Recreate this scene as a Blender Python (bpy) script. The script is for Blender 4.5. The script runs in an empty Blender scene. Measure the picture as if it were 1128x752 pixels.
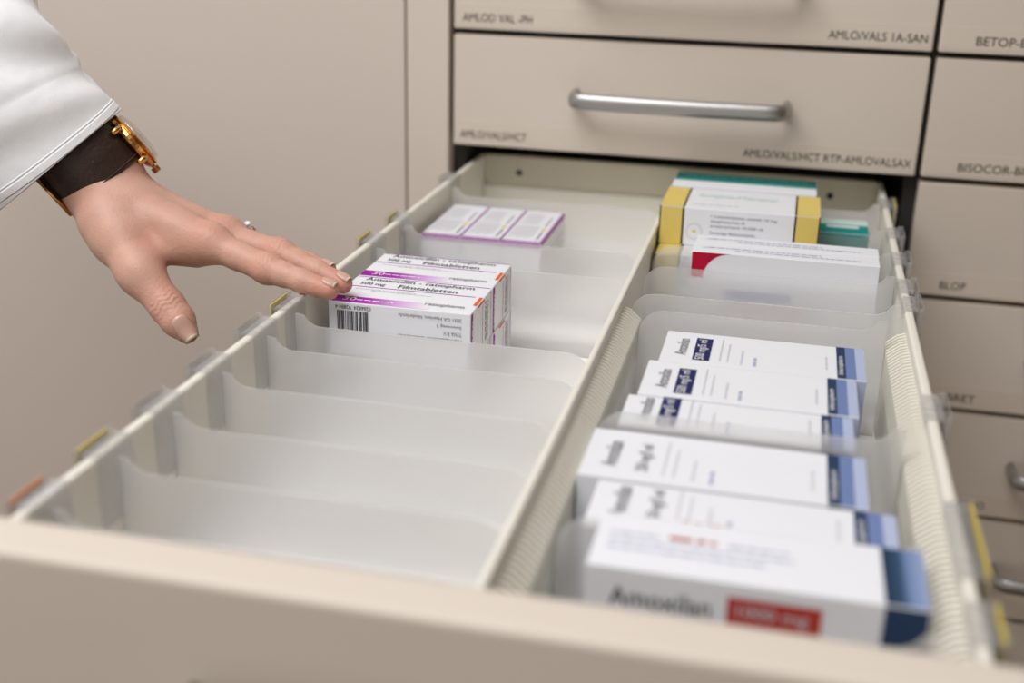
import bpy, bmesh, math, random
import numpy as np
from mathutils import Vector, Matrix

# ---------------------------------------------------------------- camera, world, light, exposure
S = bpy.context.scene
COL = S.collection
Z0 = 1.10                      # height of the gap above the second drawer row over the floor
camd = bpy.data.cameras.new('camera'); cam = bpy.data.objects.new('camera', camd); COL.objects.link(cam)
camd.sensor_width = 36.0; camd.lens = 42.675; camd.clip_start = 0.02
m3 = Matrix(((0.973161, -0.10132, 0.206623), (0.228964, 0.336131, -0.91356), (0.023109, 0.936349, 0.350308)))
cam.matrix_world = Matrix.Translation((0.30988, -1.08954, 0.12341 + Z0)) @ m3.to_4x4()
camd.dof.use_dof = True; camd.dof.focus_distance = 0.79; camd.dof.aperture_fstop = 3.7; camd.dof.aperture_blades = 8
S.camera = cam
w = bpy.data.worlds.new('world'); S.world = w; w.use_nodes = True
w.node_tree.nodes['Background'].inputs[0].default_value = (1.0, 0.945, 0.875, 1)
w.node_tree.nodes['Background'].inputs[1].default_value = 0.52
def area(name, loc, target, sx, sy, power, col):
    l = bpy.data.lights.new(name, 'AREA'); l.shape = 'RECTANGLE'; l.size = sx; l.size_y = sy; l.energy = power; l.color = col
    o = bpy.data.objects.new(name, l); COL.objects.link(o); o.location = loc
    o.rotation_euler = (Vector(target) - Vector(loc)).to_track_quat('-Z', 'Y').to_euler()
area('ceiling_panel_lamp', (-0.34, -1.03, Z0 + 1.20), (-0.10, -0.50, Z0 - 0.2), 1.3, 0.9, 20.5, (0.98, 0.98, 1.0))
S.view_settings.view_transform = 'Standard'; S.view_settings.look = 'None'
S.view_settings.exposure = 0.11; S.view_settings.gamma = 1.0; S.view_settings.use_curve_mapping = False

# ---------------------------------------------------------------- materials
MAT = {}
def mat(name, col, rough=0.5, metal=0.0, var=0.0, vscale=40, bump=0.0, bscale=300, coat=0.0, spec=0.5):
    if name in MAT: return MAT[name]
    m = bpy.data.materials.new(name); m.use_nodes = True; nt = m.node_tree; b = nt.nodes['Principled BSDF']
    b.inputs['Roughness'].default_value = rough; b.inputs['Metallic'].default_value = metal
    b.inputs['Coat Weight'].default_value = coat; b.inputs['Specular IOR Level'].default_value = spec
    tc = nt.nodes.new('ShaderNodeTexCoord')
    nz = nt.nodes.new('ShaderNodeTexNoise'); nz.inputs['Scale'].default_value = vscale; nz.inputs['Detail'].default_value = 3
    nt.links.new(tc.outputs['Object'], nz.inputs['Vector'])
    mx = nt.nodes.new('ShaderNodeMix'); mx.data_type = 'RGBA'
    mx.inputs[6].default_value = tuple(c * (1 - var) for c in col) + (1,)
    mx.inputs[7].default_value = tuple(min(1, c * (1 + var)) for c in col) + (1,)
    nt.links.new(nz.outputs['Fac'], mx.inputs[0]); nt.links.new(mx.outputs[2], b.inputs['Base Color'])
    if bump > 0:
        n2 = nt.nodes.new('ShaderNodeTexNoise'); n2.inputs['Scale'].default_value = bscale; n2.inputs['Detail'].default_value = 4
        nt.links.new(tc.outputs['Object'], n2.inputs['Vector'])
        bp = nt.nodes.new('ShaderNodeBump'); bp.inputs['Strength'].default_value = bump; bp.inputs['Distance'].default_value = 0.001
        nt.links.new(n2.outputs['Fac'], bp.inputs['Height']); nt.links.new(bp.outputs['Normal'], b.inputs['Normal'])
    MAT[name] = m
    return m
mat('laminate', (0.66, 0.585, 0.505), 0.42, var=0.025, vscale=9, bump=0.06, bscale=500, spec=0.35)
mat('door_laminate', (0.645, 0.565, 0.500), 0.45, var=0.02, vscale=6, bump=0.06, bscale=500, spec=0.35)
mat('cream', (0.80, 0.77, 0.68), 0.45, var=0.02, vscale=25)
mat('cream_shaded', (0.70, 0.66, 0.53), 0.5, var=0.03, vscale=25)  # cream darkened for the rear panel: interior shade put into the colour
mat('tray', (0.91, 0.90, 0.885), 0.5, var=0.02, vscale=25)
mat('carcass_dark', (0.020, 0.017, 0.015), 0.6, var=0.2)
mat('gap_brown', (0.060, 0.038, 0.020), 0.6, var=0.2)
mat('steel_slide', (0.10, 0.09, 0.08), 0.4, metal=0.6, var=0.1)
mat('brushed_steel', (0.44, 0.43, 0.42), 0.40, metal=1.0, var=0.06, vscale=120, bump=0.05, bscale=900)
mat('floor_vinyl', (0.18, 0.13, 0.095), 0.5, var=0.15, vscale=12)
mat('shade_wall_brown', (0.17, 0.120, 0.075), 0.7, var=0.05, vscale=8)  # dark brown of the added wall that shades the right column
mat('letter_black', (0.022, 0.020, 0.020), 0.65, var=0.1, spec=0.15)
mat('label_tape', (0.66, 0.580, 0.490), 0.22, var=0.02, vscale=20)
mat('carton', (0.80, 0.81, 0.85), 0.5, var=0.012, vscale=60, bump=0.02, bscale=900, spec=0.3)
mat('carton_gap', (0.25, 0.23, 0.21), 0.7, var=0.1)
mat('magenta', (0.34, 0.012, 0.34), 0.65, var=0.04, spec=0.15)
mat('orange', (0.80, 0.13, 0.03), 0.65, var=0.04, spec=0.15)
mat('ink_grey', (0.20, 0.20, 0.22), 0.65, var=0.05, spec=0.15)
mat('ink_light', (0.62, 0.62, 0.66), 0.65, var=0.05, spec=0.15)
mat('ink_dark', (0.03, 0.03, 0.035), 0.65, var=0.05, spec=0.15)
mat('ink_navy', (0.018, 0.022, 0.105), 0.65, var=0.08, spec=0.15)
mat('ink_red', (0.46, 0.05, 0.035), 0.65, var=0.05, spec=0.15)
mat('ink_paleblue', (0.42, 0.45, 0.62), 0.65, var=0.05, spec=0.15)
mat('ink_palegreen', (0.55, 0.74, 0.66), 0.65, var=0.05, spec=0.15)
mat('ink_green', (0.05, 0.40, 0.25), 0.65, var=0.05, spec=0.15)
mat('strip_navy', (0.022, 0.045, 0.105), 0.65, var=0.06, spec=0.15)
mat('strip_blue', (0.155, 0.215, 0.42), 0.65, var=0.04, spec=0.15)
mat('strip_pale', (0.42, 0.48, 0.66), 0.65, var=0.03, spec=0.15)
mat('yellow', (0.72, 0.56, 0.16), 0.65, var=0.03, spec=0.15)
mat('yellow_dot', (0.70, 0.62, 0.08), 0.65, var=0.03, spec=0.15)
mat('ink_brown', (0.035, 0.02, 0.012), 0.65, var=0.1, spec=0.15)
mat('teal', (0.005, 0.25, 0.23), 0.65, var=0.04, spec=0.15)
mat('teal_dark', (0.012, 0.085, 0.07), 0.65, var=0.05, spec=0.15)
mat('crimson', (0.45, 0.006, 0.035), 0.65, var=0.04, spec=0.15)
mat('white_ink', (0.85, 0.85, 0.87), 0.65, var=0.02, spec=0.15)
mat('card_yellow', (0.80, 0.62, 0.10), 0.5, var=0.05)
mat('card_orange', (0.85, 0.30, 0.05), 0.5, var=0.05)
mat('card_white', (0.80, 0.79, 0.76), 0.5, var=0.03)
mat('leather', (0.028, 0.013, 0.009), 0.42, var=0.4, vscale=90, bump=0.5, bscale=420)
mat('leather_thread', (0.05, 0.028, 0.02), 0.7, var=0.2)
mat('gold', (0.80, 0.42, 0.15), 0.22, metal=1.0, var=0.06)
mat('dial', (0.72, 0.66, 0.58), 0.35, var=0.03)
mat('silver', (0.80, 0.80, 0.82), 0.15, metal=1.0, var=0.03)
mat('gem', (0.85, 0.88, 0.92), 0.05, var=0.05, spec=1.0, coat=1.0)

def nodes_mat(name):
    m = bpy.data.materials.new(name); m.use_nodes = True; nt = m.node_tree; nt.nodes.clear()
    out = nt.nodes.new('ShaderNodeOutputMaterial'); MAT[name] = m
    return m, nt, out
def mixsh(nt, f, a, b):
    x = nt.nodes.new('ShaderNodeMixShader'); x.inputs[0].default_value = f
    nt.links.new(a.outputs[0], x.inputs[1]); nt.links.new(b.outputs[0], x.inputs[2]); return x
def make_frost(name, straight, blur_rough, tint):
    m, nt, out = nodes_mat(name)
    nz = nt.nodes.new('ShaderNodeTexNoise'); nz.inputs['Scale'].default_value = 900
    tc = nt.nodes.new('ShaderNodeTexCoord'); nt.links.new(tc.outputs['Object'], nz.inputs['Vector'])
    bp = nt.nodes.new('ShaderNodeBump'); bp.inputs['Strength'].default_value = 0.15; bp.inputs['Distance'].default_value = 0.0005
    nt.links.new(nz.outputs['Fac'], bp.inputs['Height'])
    rf = nt.nodes.new('ShaderNodeBsdfRefraction'); rf.inputs['Roughness'].default_value = blur_rough; rf.inputs['IOR'].default_value = 1.22
    rf.inputs['Color'].default_value = (1, 1, 1, 1)
    tl = nt.nodes.new('ShaderNodeBsdfTranslucent'); tl.inputs['Color'].default_value = tint + (1,)
    df = nt.nodes.new('ShaderNodeBsdfDiffuse'); df.inputs['Color'].default_value = tint + (1,)
    gl = nt.nodes.new('ShaderNodeBsdfGlossy'); gl.inputs['Roughness'].default_value = 0.35; gl.inputs['Color'].default_value = (1, 1, 1, 1)
    tr = nt.nodes.new('ShaderNodeBsdfTransparent'); tr.inputs['Color'].default_value = (1, 1, 1, 1)
    nt.links.new(bp.outputs['Normal'], gl.inputs['Normal'])
    body = mixsh(nt, 0.55, tl, df)
    thru = mixsh(nt, 0.35, rf, tr)
    a = mixsh(nt, straight, body, thru)
    b = mixsh(nt, 0.05, a, gl)
    nt.links.new(b.outputs[0], out.inputs[0])
    return m
make_frost('frosted', 0.71, 0.34, (0.985, 0.98, 0.98))
def make_clear(name, tint, gloss, milk):
    m, nt, out = nodes_mat(name)
    tr = nt.nodes.new('ShaderNodeBsdfTransparent'); tr.inputs['Color'].default_value = tint + (1,)
    gl = nt.nodes.new('ShaderNodeBsdfGlossy'); gl.inputs['Roughness'].default_value = 0.12
    df = nt.nodes.new('ShaderNodeBsdfDiffuse'); df.inputs['Color'].default_value = (0.85, 0.85, 0.86, 1)
    lw = nt.nodes.new('ShaderNodeLayerWeight'); lw.inputs[0].default_value = 0.35
    x = mixsh(nt, milk, tr, df)
    y = nt.nodes.new('ShaderNodeMixShader'); mm = nt.nodes.new('ShaderNodeMath'); mm.operation = 'MULTIPLY_ADD'
    mm.inputs[1].default_value = 0.22; mm.inputs[2].default_value = gloss
    nt.links.new(lw.outputs['Fresnel'], mm.inputs[0]); nt.links.new(mm.outputs[0], y.inputs[0])
    nt.links.new(x.outputs[0], y.inputs[1]); nt.links.new(gl.outputs[0], y.inputs[2])
    nt.links.new(y.outputs[0], out.inputs[0])
make_clear('clear_plastic', (0.98, 0.98, 0.98), 0.05, 0.12)
make_clear('crystal', (0.97, 0.97, 0.97), 0.08, 0.02)
def grad_mat(name, axis, stops):
    m = bpy.data.materials.new(name); m.use_nodes = True; nt = m.node_tree; b = nt.nodes['Principled BSDF']; b.inputs['Roughness'].default_value = 0.65; b.inputs['Specular IOR Level'].default_value = 0.15
    tc = nt.nodes.new('ShaderNodeTexCoord'); sp = nt.nodes.new('ShaderNodeSeparateXYZ'); nt.links.new(tc.outputs['Generated'], sp.inputs[0])
    cr = nt.nodes.new('ShaderNodeValToRGB'); nt.links.new(sp.outputs[axis], cr.inputs[0]); e = cr.color_ramp.elements
    e[0].position, e[0].color = stops[0][0], stops[0][1] + (1,)
    e[1].position, e[1].color = stops[-1][0], stops[-1][1] + (1,)
    for p, c in stops[1:-1]: n = e.new(p); n.color = c + (1,)
    nt.links.new(cr.outputs[0], b.inputs['Base Color']); MAT[name] = m
grad_mat('magenta_fade', 0, [(0.0, (0.30, 0.006, 0.31)), (0.38, (0.38, 0.02, 0.40)), (0.72, (0.66, 0.40, 0.72)), (1.0, (0.80, 0.80, 0.82))])
grad_mat('navy_fade', 0, [(0.0, (0.012, 0.030, 0.065)), (0.42, (0.030, 0.070, 0.140)), (0.60, (0.16, 0.23, 0.42)), (1.0, (0.28, 0.36, 0.56))])
grad_mat('teal_fade', 2, [(0.0, (0.005, 0.20, 0.17)), (0.6, (0.02, 0.25, 0.22)), (1.0, (0.25, 0.50, 0.50))])

# ---------------------------------------------------------------- builders
def tag(o, label=None, cat=None, group=None, kind=None):
    if label: o['label'] = label
    if cat: o['category'] = cat
    if group: o['group'] = group
    if kind: o['kind'] = kind
    return o
def link(name, me, m=None, parent=None, loc=(0, 0, 0)):
    o = bpy.data.objects.new(name, me); COL.objects.link(o); o.location = loc
    if m is not None:
        if len(me.materials) == 0: me.materials.append(MAT[m])
    o.parent = parent
    return o
def empty(name, loc, label, cat, group=None, kind=None):
    o = bpy.data.objects.new(name, None); COL.objects.link(o); o.location = loc; o.empty_display_size = 0.02
    return tag(o, label, cat, group, kind)
def to_mesh(bm, name, smooth=False):
    me = bpy.data.meshes.new(name)
    bmesh.ops.recalc_face_normals(bm, faces=bm.faces[:]); bm.to_mesh(me); bm.free()
    if smooth:
        for p in me.polygons: p.use_smooth = True
    return me
def bm_box(bm, x0, x1, y0, y1, z0, z1):
    v = [bm.verts.new(p) for p in ((x0, y0, z0), (x1, y0, z0), (x1, y1, z0), (x0, y1, z0), (x0, y0, z1), (x1, y0, z1), (x1, y1, z1), (x0, y1, z1))]
    for f in ((0, 3, 2, 1), (4, 5, 6, 7), (0, 1, 5, 4), (1, 2, 6, 5), (2, 3, 7, 6), (3, 0, 4, 7)): bm.faces.new([v[i] for i in f])
def box(name, x0, x1, y0, y1, z0, z1, m, parent=None, bev=0.0, off=(0, 0, 0), seg=2):
    """a bevelled block; coordinates are absolute, off is the parent's origin"""
    bm = bmesh.new(); ox, oy, oz = off
    bm_box(bm, x0 - ox, x1 - ox, y0 - oy, y1 - oy, z0 - oz, z1 - oz)
    if bev > 0: bmesh.ops.bevel(bm, geom=bm.edges[:], offset=bev, segments=seg, profile=0.5, affect='EDGES')
    return link(name, to_mesh(bm, name), m, parent)
def prism(name, pts, axis, a0, a1, m, parent=None, off=(0, 0, 0), bev=0.0):
    """extrude an outline; axis 'y': pts are (x, z); axis 'x': pts are (y, z)"""
    bm = bmesh.new(); ox, oy, oz = off
    def P(p, a): return (p[0] - ox, a - oy, p[1] - oz) if axis == 'y' else (a - ox, p[0] - oy, p[1] - oz)
    A = [bm.verts.new(P(p, a0)) for p in pts]; B = [bm.verts.new(P(p, a1)) for p in pts]; n = len(pts)
    bm.faces.new(A); bm.faces.new(B[::-1])
    for i in range(n): bm.faces.new((A[i], A[(i + 1) % n], B[(i + 1) % n], B[i]))
    if bev > 0: bmesh.ops.bevel(bm, geom=bm.edges[:], offset=bev, segments=1, affect='EDGES')
    return link(name, to_mesh(bm, name), m, parent)
def tube(bm, pts, rad, n=12, caps=True):
    pts = [Vector(p) for p in pts]; rings = []; up = None
    rads = rad if isinstance(rad, (list, tuple)) else [rad] * len(pts)
    for i, p in enumerate(pts):
        t = (pts[min(i + 1, len(pts) - 1)] - pts[max(i - 1, 0)]).normalized()
        if up is None: up = t.orthogonal().normalized()
        up = (up - t * up.dot(t)).normalized(); s = t.cross(up)
        rr = rads[i]; ra, rb = rr if isinstance(rr, tuple) else (rr, rr)
        rings.append([bm.verts.new(p + up * ra * math.cos(2 * math.pi * k / n) + s * rb * math.sin(2 * math.pi * k / n)) for k in range(n)])
    for a, b in zip(rings, rings[1:]):
        for k in range(n): bm.faces.new((a[k], a[(k + 1) % n], b[(k + 1) % n], b[k]))
    if caps: bm.faces.new(rings[0][::-1]); bm.faces.new(rings[-1])

# lettering: the outline font turned into flat meshes once, while the scene is still nearly empty
TXT = {}
STRINGS = ['AMLOD VAL -PH', 'AMLO/VALS 1A-SAN', 'AMLO/VALS/HCT', 'AMLO/VALS/HCT RTP-AMLOVALSAX', 'BETOP-BETOPTIMA', 'BISOCOR-BISOPROLOL', 'BLOP', '- BRET', 'CADMO',
           'Amoxicillin - ratiopharm', '500 mg', 'Filmtabletten', '30', 'ratiopharm', 'Pharmazeutischer Unternehmer', 'TEVA B.V.', 'Swensweg 5', '2031 GA Haarlem, Niederlande',
           '0266824  92884 4', 'Amoxilan', '500 mg/5 ml', '250 mg/5 ml', 'Amoxilan 1000', '1000 mg', 'Ampho-Moronal', '1 Lutschtablette enthält 10 mg', 'Amphotericin B', 'entsprechend 10.000 I.E.',
           'Sonstige Bestandteile:', 'Enthält Sucrose, Glucose', 'Infectopharm']
def make_text(s):
    cu = bpy.data.curves.new('t', 'FONT'); cu.body = s; cu.size = 1.0; cu.resolution_u = 3
    o = bpy.data.objects.new('t', cu); COL.objects.link(o)
    dg = bpy.context.evaluated_depsgraph_get(); me = bpy.data.meshes.new_from_object(o.evaluated_get(dg))
    bpy.data.objects.remove(o); bpy.data.curves.remove(cu)
    xs = [v.co.x for v in me.vertices]; ys = [v.co.y for v in me.vertices]
    TXT[s] = (me, min(xs), max(xs), min(ys), max(ys))
for s_ in STRINGS: make_text(s_)
FACES = {'top': ((0, 0, 1), (1, 0, 0), (0, 1, 0)), 'front': ((0, -1, 0), (1, 0, 0), (0, 0, 1)), 'right': ((1, 0, 0), (0, 1, 0), (0, 0, 1)), 'left': ((-1, 0, 0), (0, -1, 0), (0, 0, 1))}
def face_origin(face, B):
    x0, x1, y0, y1, z0, z1 = B
    return Vector({'top': (x0, y0, z1), 'front': (x0, y0, z0), 'right': (x1, y0, z0), 'left': (x0, y1, z0)}[face])
def face_matrix(face, B, u, v, lift=0.00025, rot=0.0):
    N, U, V = (Vector(a) for a in FACES[face])
    c, s = math.cos(rot), math.sin(rot); U2 = U * c + V * s; V2 = V * c - U * s
    p = face_origin(face, B) + U * u + V * v + N * lift
    return Matrix(((U2.x, V2.x, N.x, p.x), (U2.y, V2.y, N.y, p.y), (U2.z, V2.z, N.z, p.z), (0, 0, 0, 1)))
def letters(parent, face, B, s, u, v, width, height, m, rot=0.0, name='lettering', lift=0.0004):
    """lettering s with its lower left corner at (u, v) of a face, stretched to width x height"""
    me, a0, a1, b0, b1 = TXT[s]
    key = (s, m)
    if key not in TXT:
        c = me.copy(); c.materials.clear(); c.materials.append(MAT[m]); TXT[key] = c
    o = bpy.data.objects.new(name, TXT[key]); COL.objects.link(o); o.parent = parent
    sx = width / (a1 - a0); sy = height / (b1 - b0)
    o.matrix_local = face_matrix(face, B, u, v, lift, rot) @ Matrix.Diagonal((sx, sy, 1, 1)) @ Matrix.Translation((-a0, -b0, 0))
    return o
def patch(parent, face, B, u0, u1, v0, v1, m, name='printed_band', lift=0.00018, pts=None):
    """a flat printed area on a face of a carton"""
    if pts is None: pts = [(0, 0), (u1 - u0, 0), (u1 - u0, v1 - v0), (0, v1 - v0)]
    me = bpy.data.meshes.new(name); me.from_pydata([(a, b, 0) for a, b in pts], [], [tuple(range(len(pts)))]); me.update()
    o = link(name, me, m, parent); o.matrix_local = face_matrix(face, B, u0, v0, lift)
    return o
def fine_print(parent, face, B, lines, m, seed, name='fine_print', lift=0.00022):
    """rows of print too small to read: word-sized strokes; lines = (u0, u1, v, height[, vertical])"""
    R = random.Random(seed); V = []; F = []
    for ln in lines:
        u0, u1, v, h = ln[:4]; vert = len(ln) > 4; u = u0
        while u < u1:
            wd = min(u1 - u, h * R.uniform(1.2, 4.5)); n = len(V)
            q = [(u, v), (u + wd, v), (u + wd, v + h), (u, v + h)]
            if vert: q = [(b, a) for a, b in q]
            V += [(a, b, 0) for a, b in q]; F.append((n, n + 1, n + 2, n + 3)); u += wd + h * 0.7
    me = bpy.data.meshes.new(name); me.from_pydata(V, [], F); me.update()
    o = link(name, me, m, parent); o.matrix_local = face_matrix(face, B, 0, 0, lift)
    return o

# ---------------------------------------------------------------- the setting
H = 0.1057; W = 0.42; G = 0.0026
FLOOR = -Z0
fl = box('floor', -2.2, 2.4, -2.6, 1.0, FLOOR - 0.05, FLOOR, 'floor_vinyl'); tag(fl, 'brown vinyl floor under the cabinets', 'floor', kind='structure')
wl = box('wall_back', -2.2, 2.4, 0.90, 1.0, FLOOR, 1.5, 'door_laminate'); tag(wl, 'beige wall behind the cabinets', 'wall', kind='structure')

wr = box('added_shade_wall', 0.97, 1.07, -2.6, 0.90, FLOOR, 1.5, 'shade_wall_brown'); tag(wr, 'brown side wall beyond the neighbouring drawer column', 'wall', kind='structure')  # unseen wall, added to keep light off the right-hand drawers

# ---------------------------------------------------------------- cabinet, door and closed drawers
cab = empty('drawer_cabinet', (0.42, 0.4, FLOOR), 'beige drawer cabinet with narrow stile and dark recessed carcass', 'cabinet')
CO = (0.42, 0.4, FLOOR)
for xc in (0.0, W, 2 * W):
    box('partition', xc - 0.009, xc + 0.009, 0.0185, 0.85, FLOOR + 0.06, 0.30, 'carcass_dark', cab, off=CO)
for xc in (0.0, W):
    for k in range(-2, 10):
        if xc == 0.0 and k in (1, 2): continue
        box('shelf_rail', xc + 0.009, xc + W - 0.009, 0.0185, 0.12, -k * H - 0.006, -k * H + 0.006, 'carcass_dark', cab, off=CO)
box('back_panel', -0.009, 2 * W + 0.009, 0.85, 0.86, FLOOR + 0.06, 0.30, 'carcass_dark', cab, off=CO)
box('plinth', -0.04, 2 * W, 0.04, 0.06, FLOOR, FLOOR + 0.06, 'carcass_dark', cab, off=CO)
box('stile', -0.0428, -G, 0.0, 0.12, FLOOR + 0.06, 0.30, 'laminate', cab, bev=0.0008, off=CO)
box('gap_filler', -0.0446, -0.0428, 0.004, 0.12, FLOOR + 0.06, 0.30, 'gap_brown', cab, off=CO)
door = empty('cabinet_door', (-0.5, 0.01, FLOOR + 0.06), 'wide plain beige cabinet door beside the narrow stile', 'cabinet door')
box('door_panel', -1.45, -0.0446, 0.0, 0.019, FLOOR + 0.06, 0.30, 'door_laminate', door, bev=0.0008, off=(-0.5, 0.01, FLOOR + 0.06))
for zz in (-0.75, 0.15):
    bm = bmesh.new(); tube(bm, [(-0.43, 0.012, zz - FLOOR - 0.06), (-0.43, 0.032, zz - FLOOR - 0.06)], 0.0175, 20)
    link('hinge_cup', to_mesh(bm, 'hinge_cup'), 'brushed_steel', door)

def handle_mesh():
    bm = bmesh.new(); a, b = 0.1125, 0.3084; pts = []
    pts.append((a + 0.005, 0.0, 0)); pts.append((a + 0.005, -0.014, 0))
    for k in range(1, 6):
        t = k / 6 * math.pi / 2; pts.append((a + 0.005 + 0.012 * (1 - math.cos(t)), -0.018 - 0.012 * math.sin(t), 0))
    pts.append((a + 0.022, -0.0305, 0))
    for k in range(1, 8):
        t = k / 8; pts.append((a + 0.022 + (b - a - 0.044) * t, -0.0305 - 0.003 * math.sin(math.pi * t), 0))
    pts += [(a + b - x, y, z) for x, y, z in pts[:8][::-1]]
    rings = []
    n = 14
    for i, p in enumerate(pts):
        p = Vector(p); t = (Vector(pts[min(i + 1, len(pts) - 1)]) - Vector(pts[max(i - 1, 0)])).normalized()
        s = t.cross(Vector((0, 0, 1))).normalized()
        rings.append([bm.verts.new(p + s * 0.0042 * math.cos(2 * math.pi * k / n) + Vector((0, 0, 0.0072)) * math.sin(2 * math.pi * k / n)) for k in range(n)])
    for q, r in zip(rings, rings[1:]):
        for k in range(n): bm.faces.new((q[k], q[(k + 1) % n], r[(k + 1) % n], r[k]))
    bm.faces.new(rings[0][::-1]); bm.faces.new(rings[-1])
    me = to_mesh(bm, 'handle', True); me.materials.append(MAT['brushed_steel']); return me
HANDLE = handle_mesh()
bmf = bmesh.new(); bm_box(bmf, G, W - G, 0, 0.018, 0, H - 2 * G); bmesh.ops.bevel(bmf, geom=bmf.edges[:], offset=0.0009, segments=2, affect='EDGES')
FRONT = to_mesh(bmf, 'drawer_front'); FRONT.materials.append(MAT['laminate'])
bmf = bmesh.new(); bm_box(bmf, 0.02, W - 0.02, 0.018, 0.5, 0.004, 0.075); BODY = to_mesh(bmf, 'drawer_body'); BODY.materials.append(MAT['cream'])
bmf = bmesh.new(); bm_box(bmf, G + 0.002, W - G - 0.002, -0.00025, 0.0, 0.0032, 0.021); TAPE = to_mesh(bmf, 'label_strip'); TAPE.materials.append(MAT['label_tape'])
def closed_drawer(xc, r, label, texts, group=None):
    z = -r * H + G
    d = empty('closed_drawer', (xc, 0, z), label, 'drawer', group)
    f = link('drawer_front', FRONT, None, d); link('drawer_body', BODY, None, d)
    link('label_strip', TAPE, None, f)
    link('handle', HANDLE, None, d, (0, 0, 0.0514))
    B = (0, W, 0, 0.018, 0, H)
    for s, x, wd in texts: letters(f, 'front', B, s, x, 0.0068, wd, 0.0072, 'letter_black', lift=0.0005)
closed_drawer(0, 0, 'closed beige drawer in the second row above the open drawer', [('AMLOD VAL -PH', 0.0107, 0.064), ('AMLO/VALS 1A-SAN', 0.332, 0.0806)])
closed_drawer(0, 1, 'closed beige drawer directly above the open drawer', [('AMLO/VALS/HCT', 0.0091, 0.0634), ('AMLO/VALS/HCT RTP-AMLOVALSAX', 0.2697, 0.1436)])
for r in range(3, 10):
    closed_drawer(0, r, 'closed beige drawer underneath the open one, %s below it' % ('first', 'second', 'third', 'fourth', 'fifth', 'sixth', 'seventh')[r - 3], [], 'closed drawers below the open drawer')
ROWT = {0: [('BETOP-BETOPTIMA', 0.0312, 0.090)], 1: [('BISOCOR-BISOPROLOL', 0.0318, 0.105)], 2: [('BLOP', 0.0318, 0.0218)], 3: [('- BRET', 0.0450, 0.0322)], 4: [('CADMO', 0.070, 0.0312)]}
ROWL = {0: 'closed beige drawer in the neighbouring column, two rows above the open drawer\'s level',
        1: 'closed beige drawer in the neighbouring column, one row above the open drawer\'s level',
        2: 'closed beige drawer in the neighbouring column, level with the open drawer',
        3: 'closed beige drawer in the neighbouring column, one row below the open drawer\'s level',
        4: 'closed beige drawer in the neighbouring column, two rows below the open drawer\'s level',
        5: 'closed beige drawer in the neighbouring column, three rows below the open drawer\'s level',
        6: 'closed beige drawer in the neighbouring column, four rows below the open drawer\'s level'}
for r in range(0, 10):
    closed_drawer(W, r, ROWL.get(r) or 'closed beige drawer of the neighbouring column, %s above the floor' % ('third', 'second', 'lowest')[r - 7], ROWT.get(r, []), None if r in ROWL else 'lowest drawers of the neighbouring column')

# ---------------------------------------------------------------- the open drawer
ZT = -0.123; ZB = -0.1965; YF = -0.728; YR = 0.054
DO = (0.205, -0.34, -0.209)
dr = empty('open_drawer', DO, 'open cream drawer pulled out of the cabinet, two lanes of clear dividers', 'drawer')
fr = box('drawer_front', G, W - G, YF - 0.024, YF, -2 * H + G, -H - G, 'laminate', dr, bev=0.003, off=DO, seg=3)
hd = link('handle', HANDLE, None, dr); hd.location = (-DO[0], YF - 0.024 - DO[1], -1.5 * H - DO[2])
box('side_rail', 0.0132, 0.0190, YF, 0.062, -0.2085, ZT, 'cream', dr, bev=0.0018, off=DO, seg=3)
box('side_rail', 0.3915, 0.397, YF, 0.062, -0.2085, ZT, 'cream', dr, bev=0.0018, off=DO, seg=3)
rp = box('rear_panel', 0.0190, 0.3915, YR, 0.062, -0.2085, ZT + 0.0005, 'cream_shaded', dr, bev=0.001, off=DO)
box('rear_ledge', 0.0190, 0.3915, YR - 0.004, YR, ZB, -0.152, 'cream', dr, bev=0.001, off=DO)
for hx in (0.0544, 0.3505):
    bm = bmesh.new(); tube(bm, [(hx - DO[0], YR - 0.0006 - DO[1], -0.1383 - DO[2]), (hx - DO[0], YR + 0.0005 - DO[1], -0.1383 - DO[2])], 0.0030, 14)
    link('screw_hole', to_mesh(bm, 'screw_hole'), 'carcass_dark', rp)
box('bottom_tray', 0.0190, 0.3915, YF, YR, -0.2015, ZB, 'tray', dr, off=DO)
box('lane_wall', 0.2112, 0.2150, YF, YR - 0.004, ZB, ZT, 'cream', dr, bev=0.0012, off=DO)
for sx0, sx1 in ((0.0105, 0.0132), (0.397, 0.3998)):
    box('slide', sx0, sx1, -0.70, 0.35, -0.185, -0.155, 'steel_slide', dr, bev=0.0006, off=DO)
def comb(base, sg):
    """toothed strip the dividers slot into: ribs standing on a moulded ledge along the wall"""
    y0, y1 = YF + 0.004, -0.335
    ledge = [(0.0, -0.153), (0.0110, -0.153), (0.0110, ZB), (0.0, ZB)]
    prism('wall_ledge', [(base + sg * a, z) for a, z in ledge], 'y', y0, y1, 'cream', dr, off=DO)
    prof = [(0.0, -0.1310), (0.0045, -0.1325), (0.0115, -0.1385), (0.0115, -0.160), (0.0, -0.160)]
    bm = bmesh.new(); y = y0 + 0.004; n = len(prof)
    while y < y1 - 0.003:
        A = [bm.verts.new((base + sg * a - DO[0], y - DO[1], z - DO[2])) for a, z in prof]; B_ = [bm.verts.new((base + sg * a - DO[0], y + 0.0024 - DO[1], z - DO[2])) for a, z in prof]
        bm.faces.new(A); bm.faces.new(B_[::-1])
        for i in range(n): bm.faces.new((A[i], A[(i + 1) % n], B_[(i + 1) % n], B_[i]))
        y += 0.0049
    o = link('comb', to_mesh(bm, 'comb'), 'cream', dr); o['kind'] = 'stuff'
comb(0.3915, -1); comb(0.2150, 1)

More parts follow.
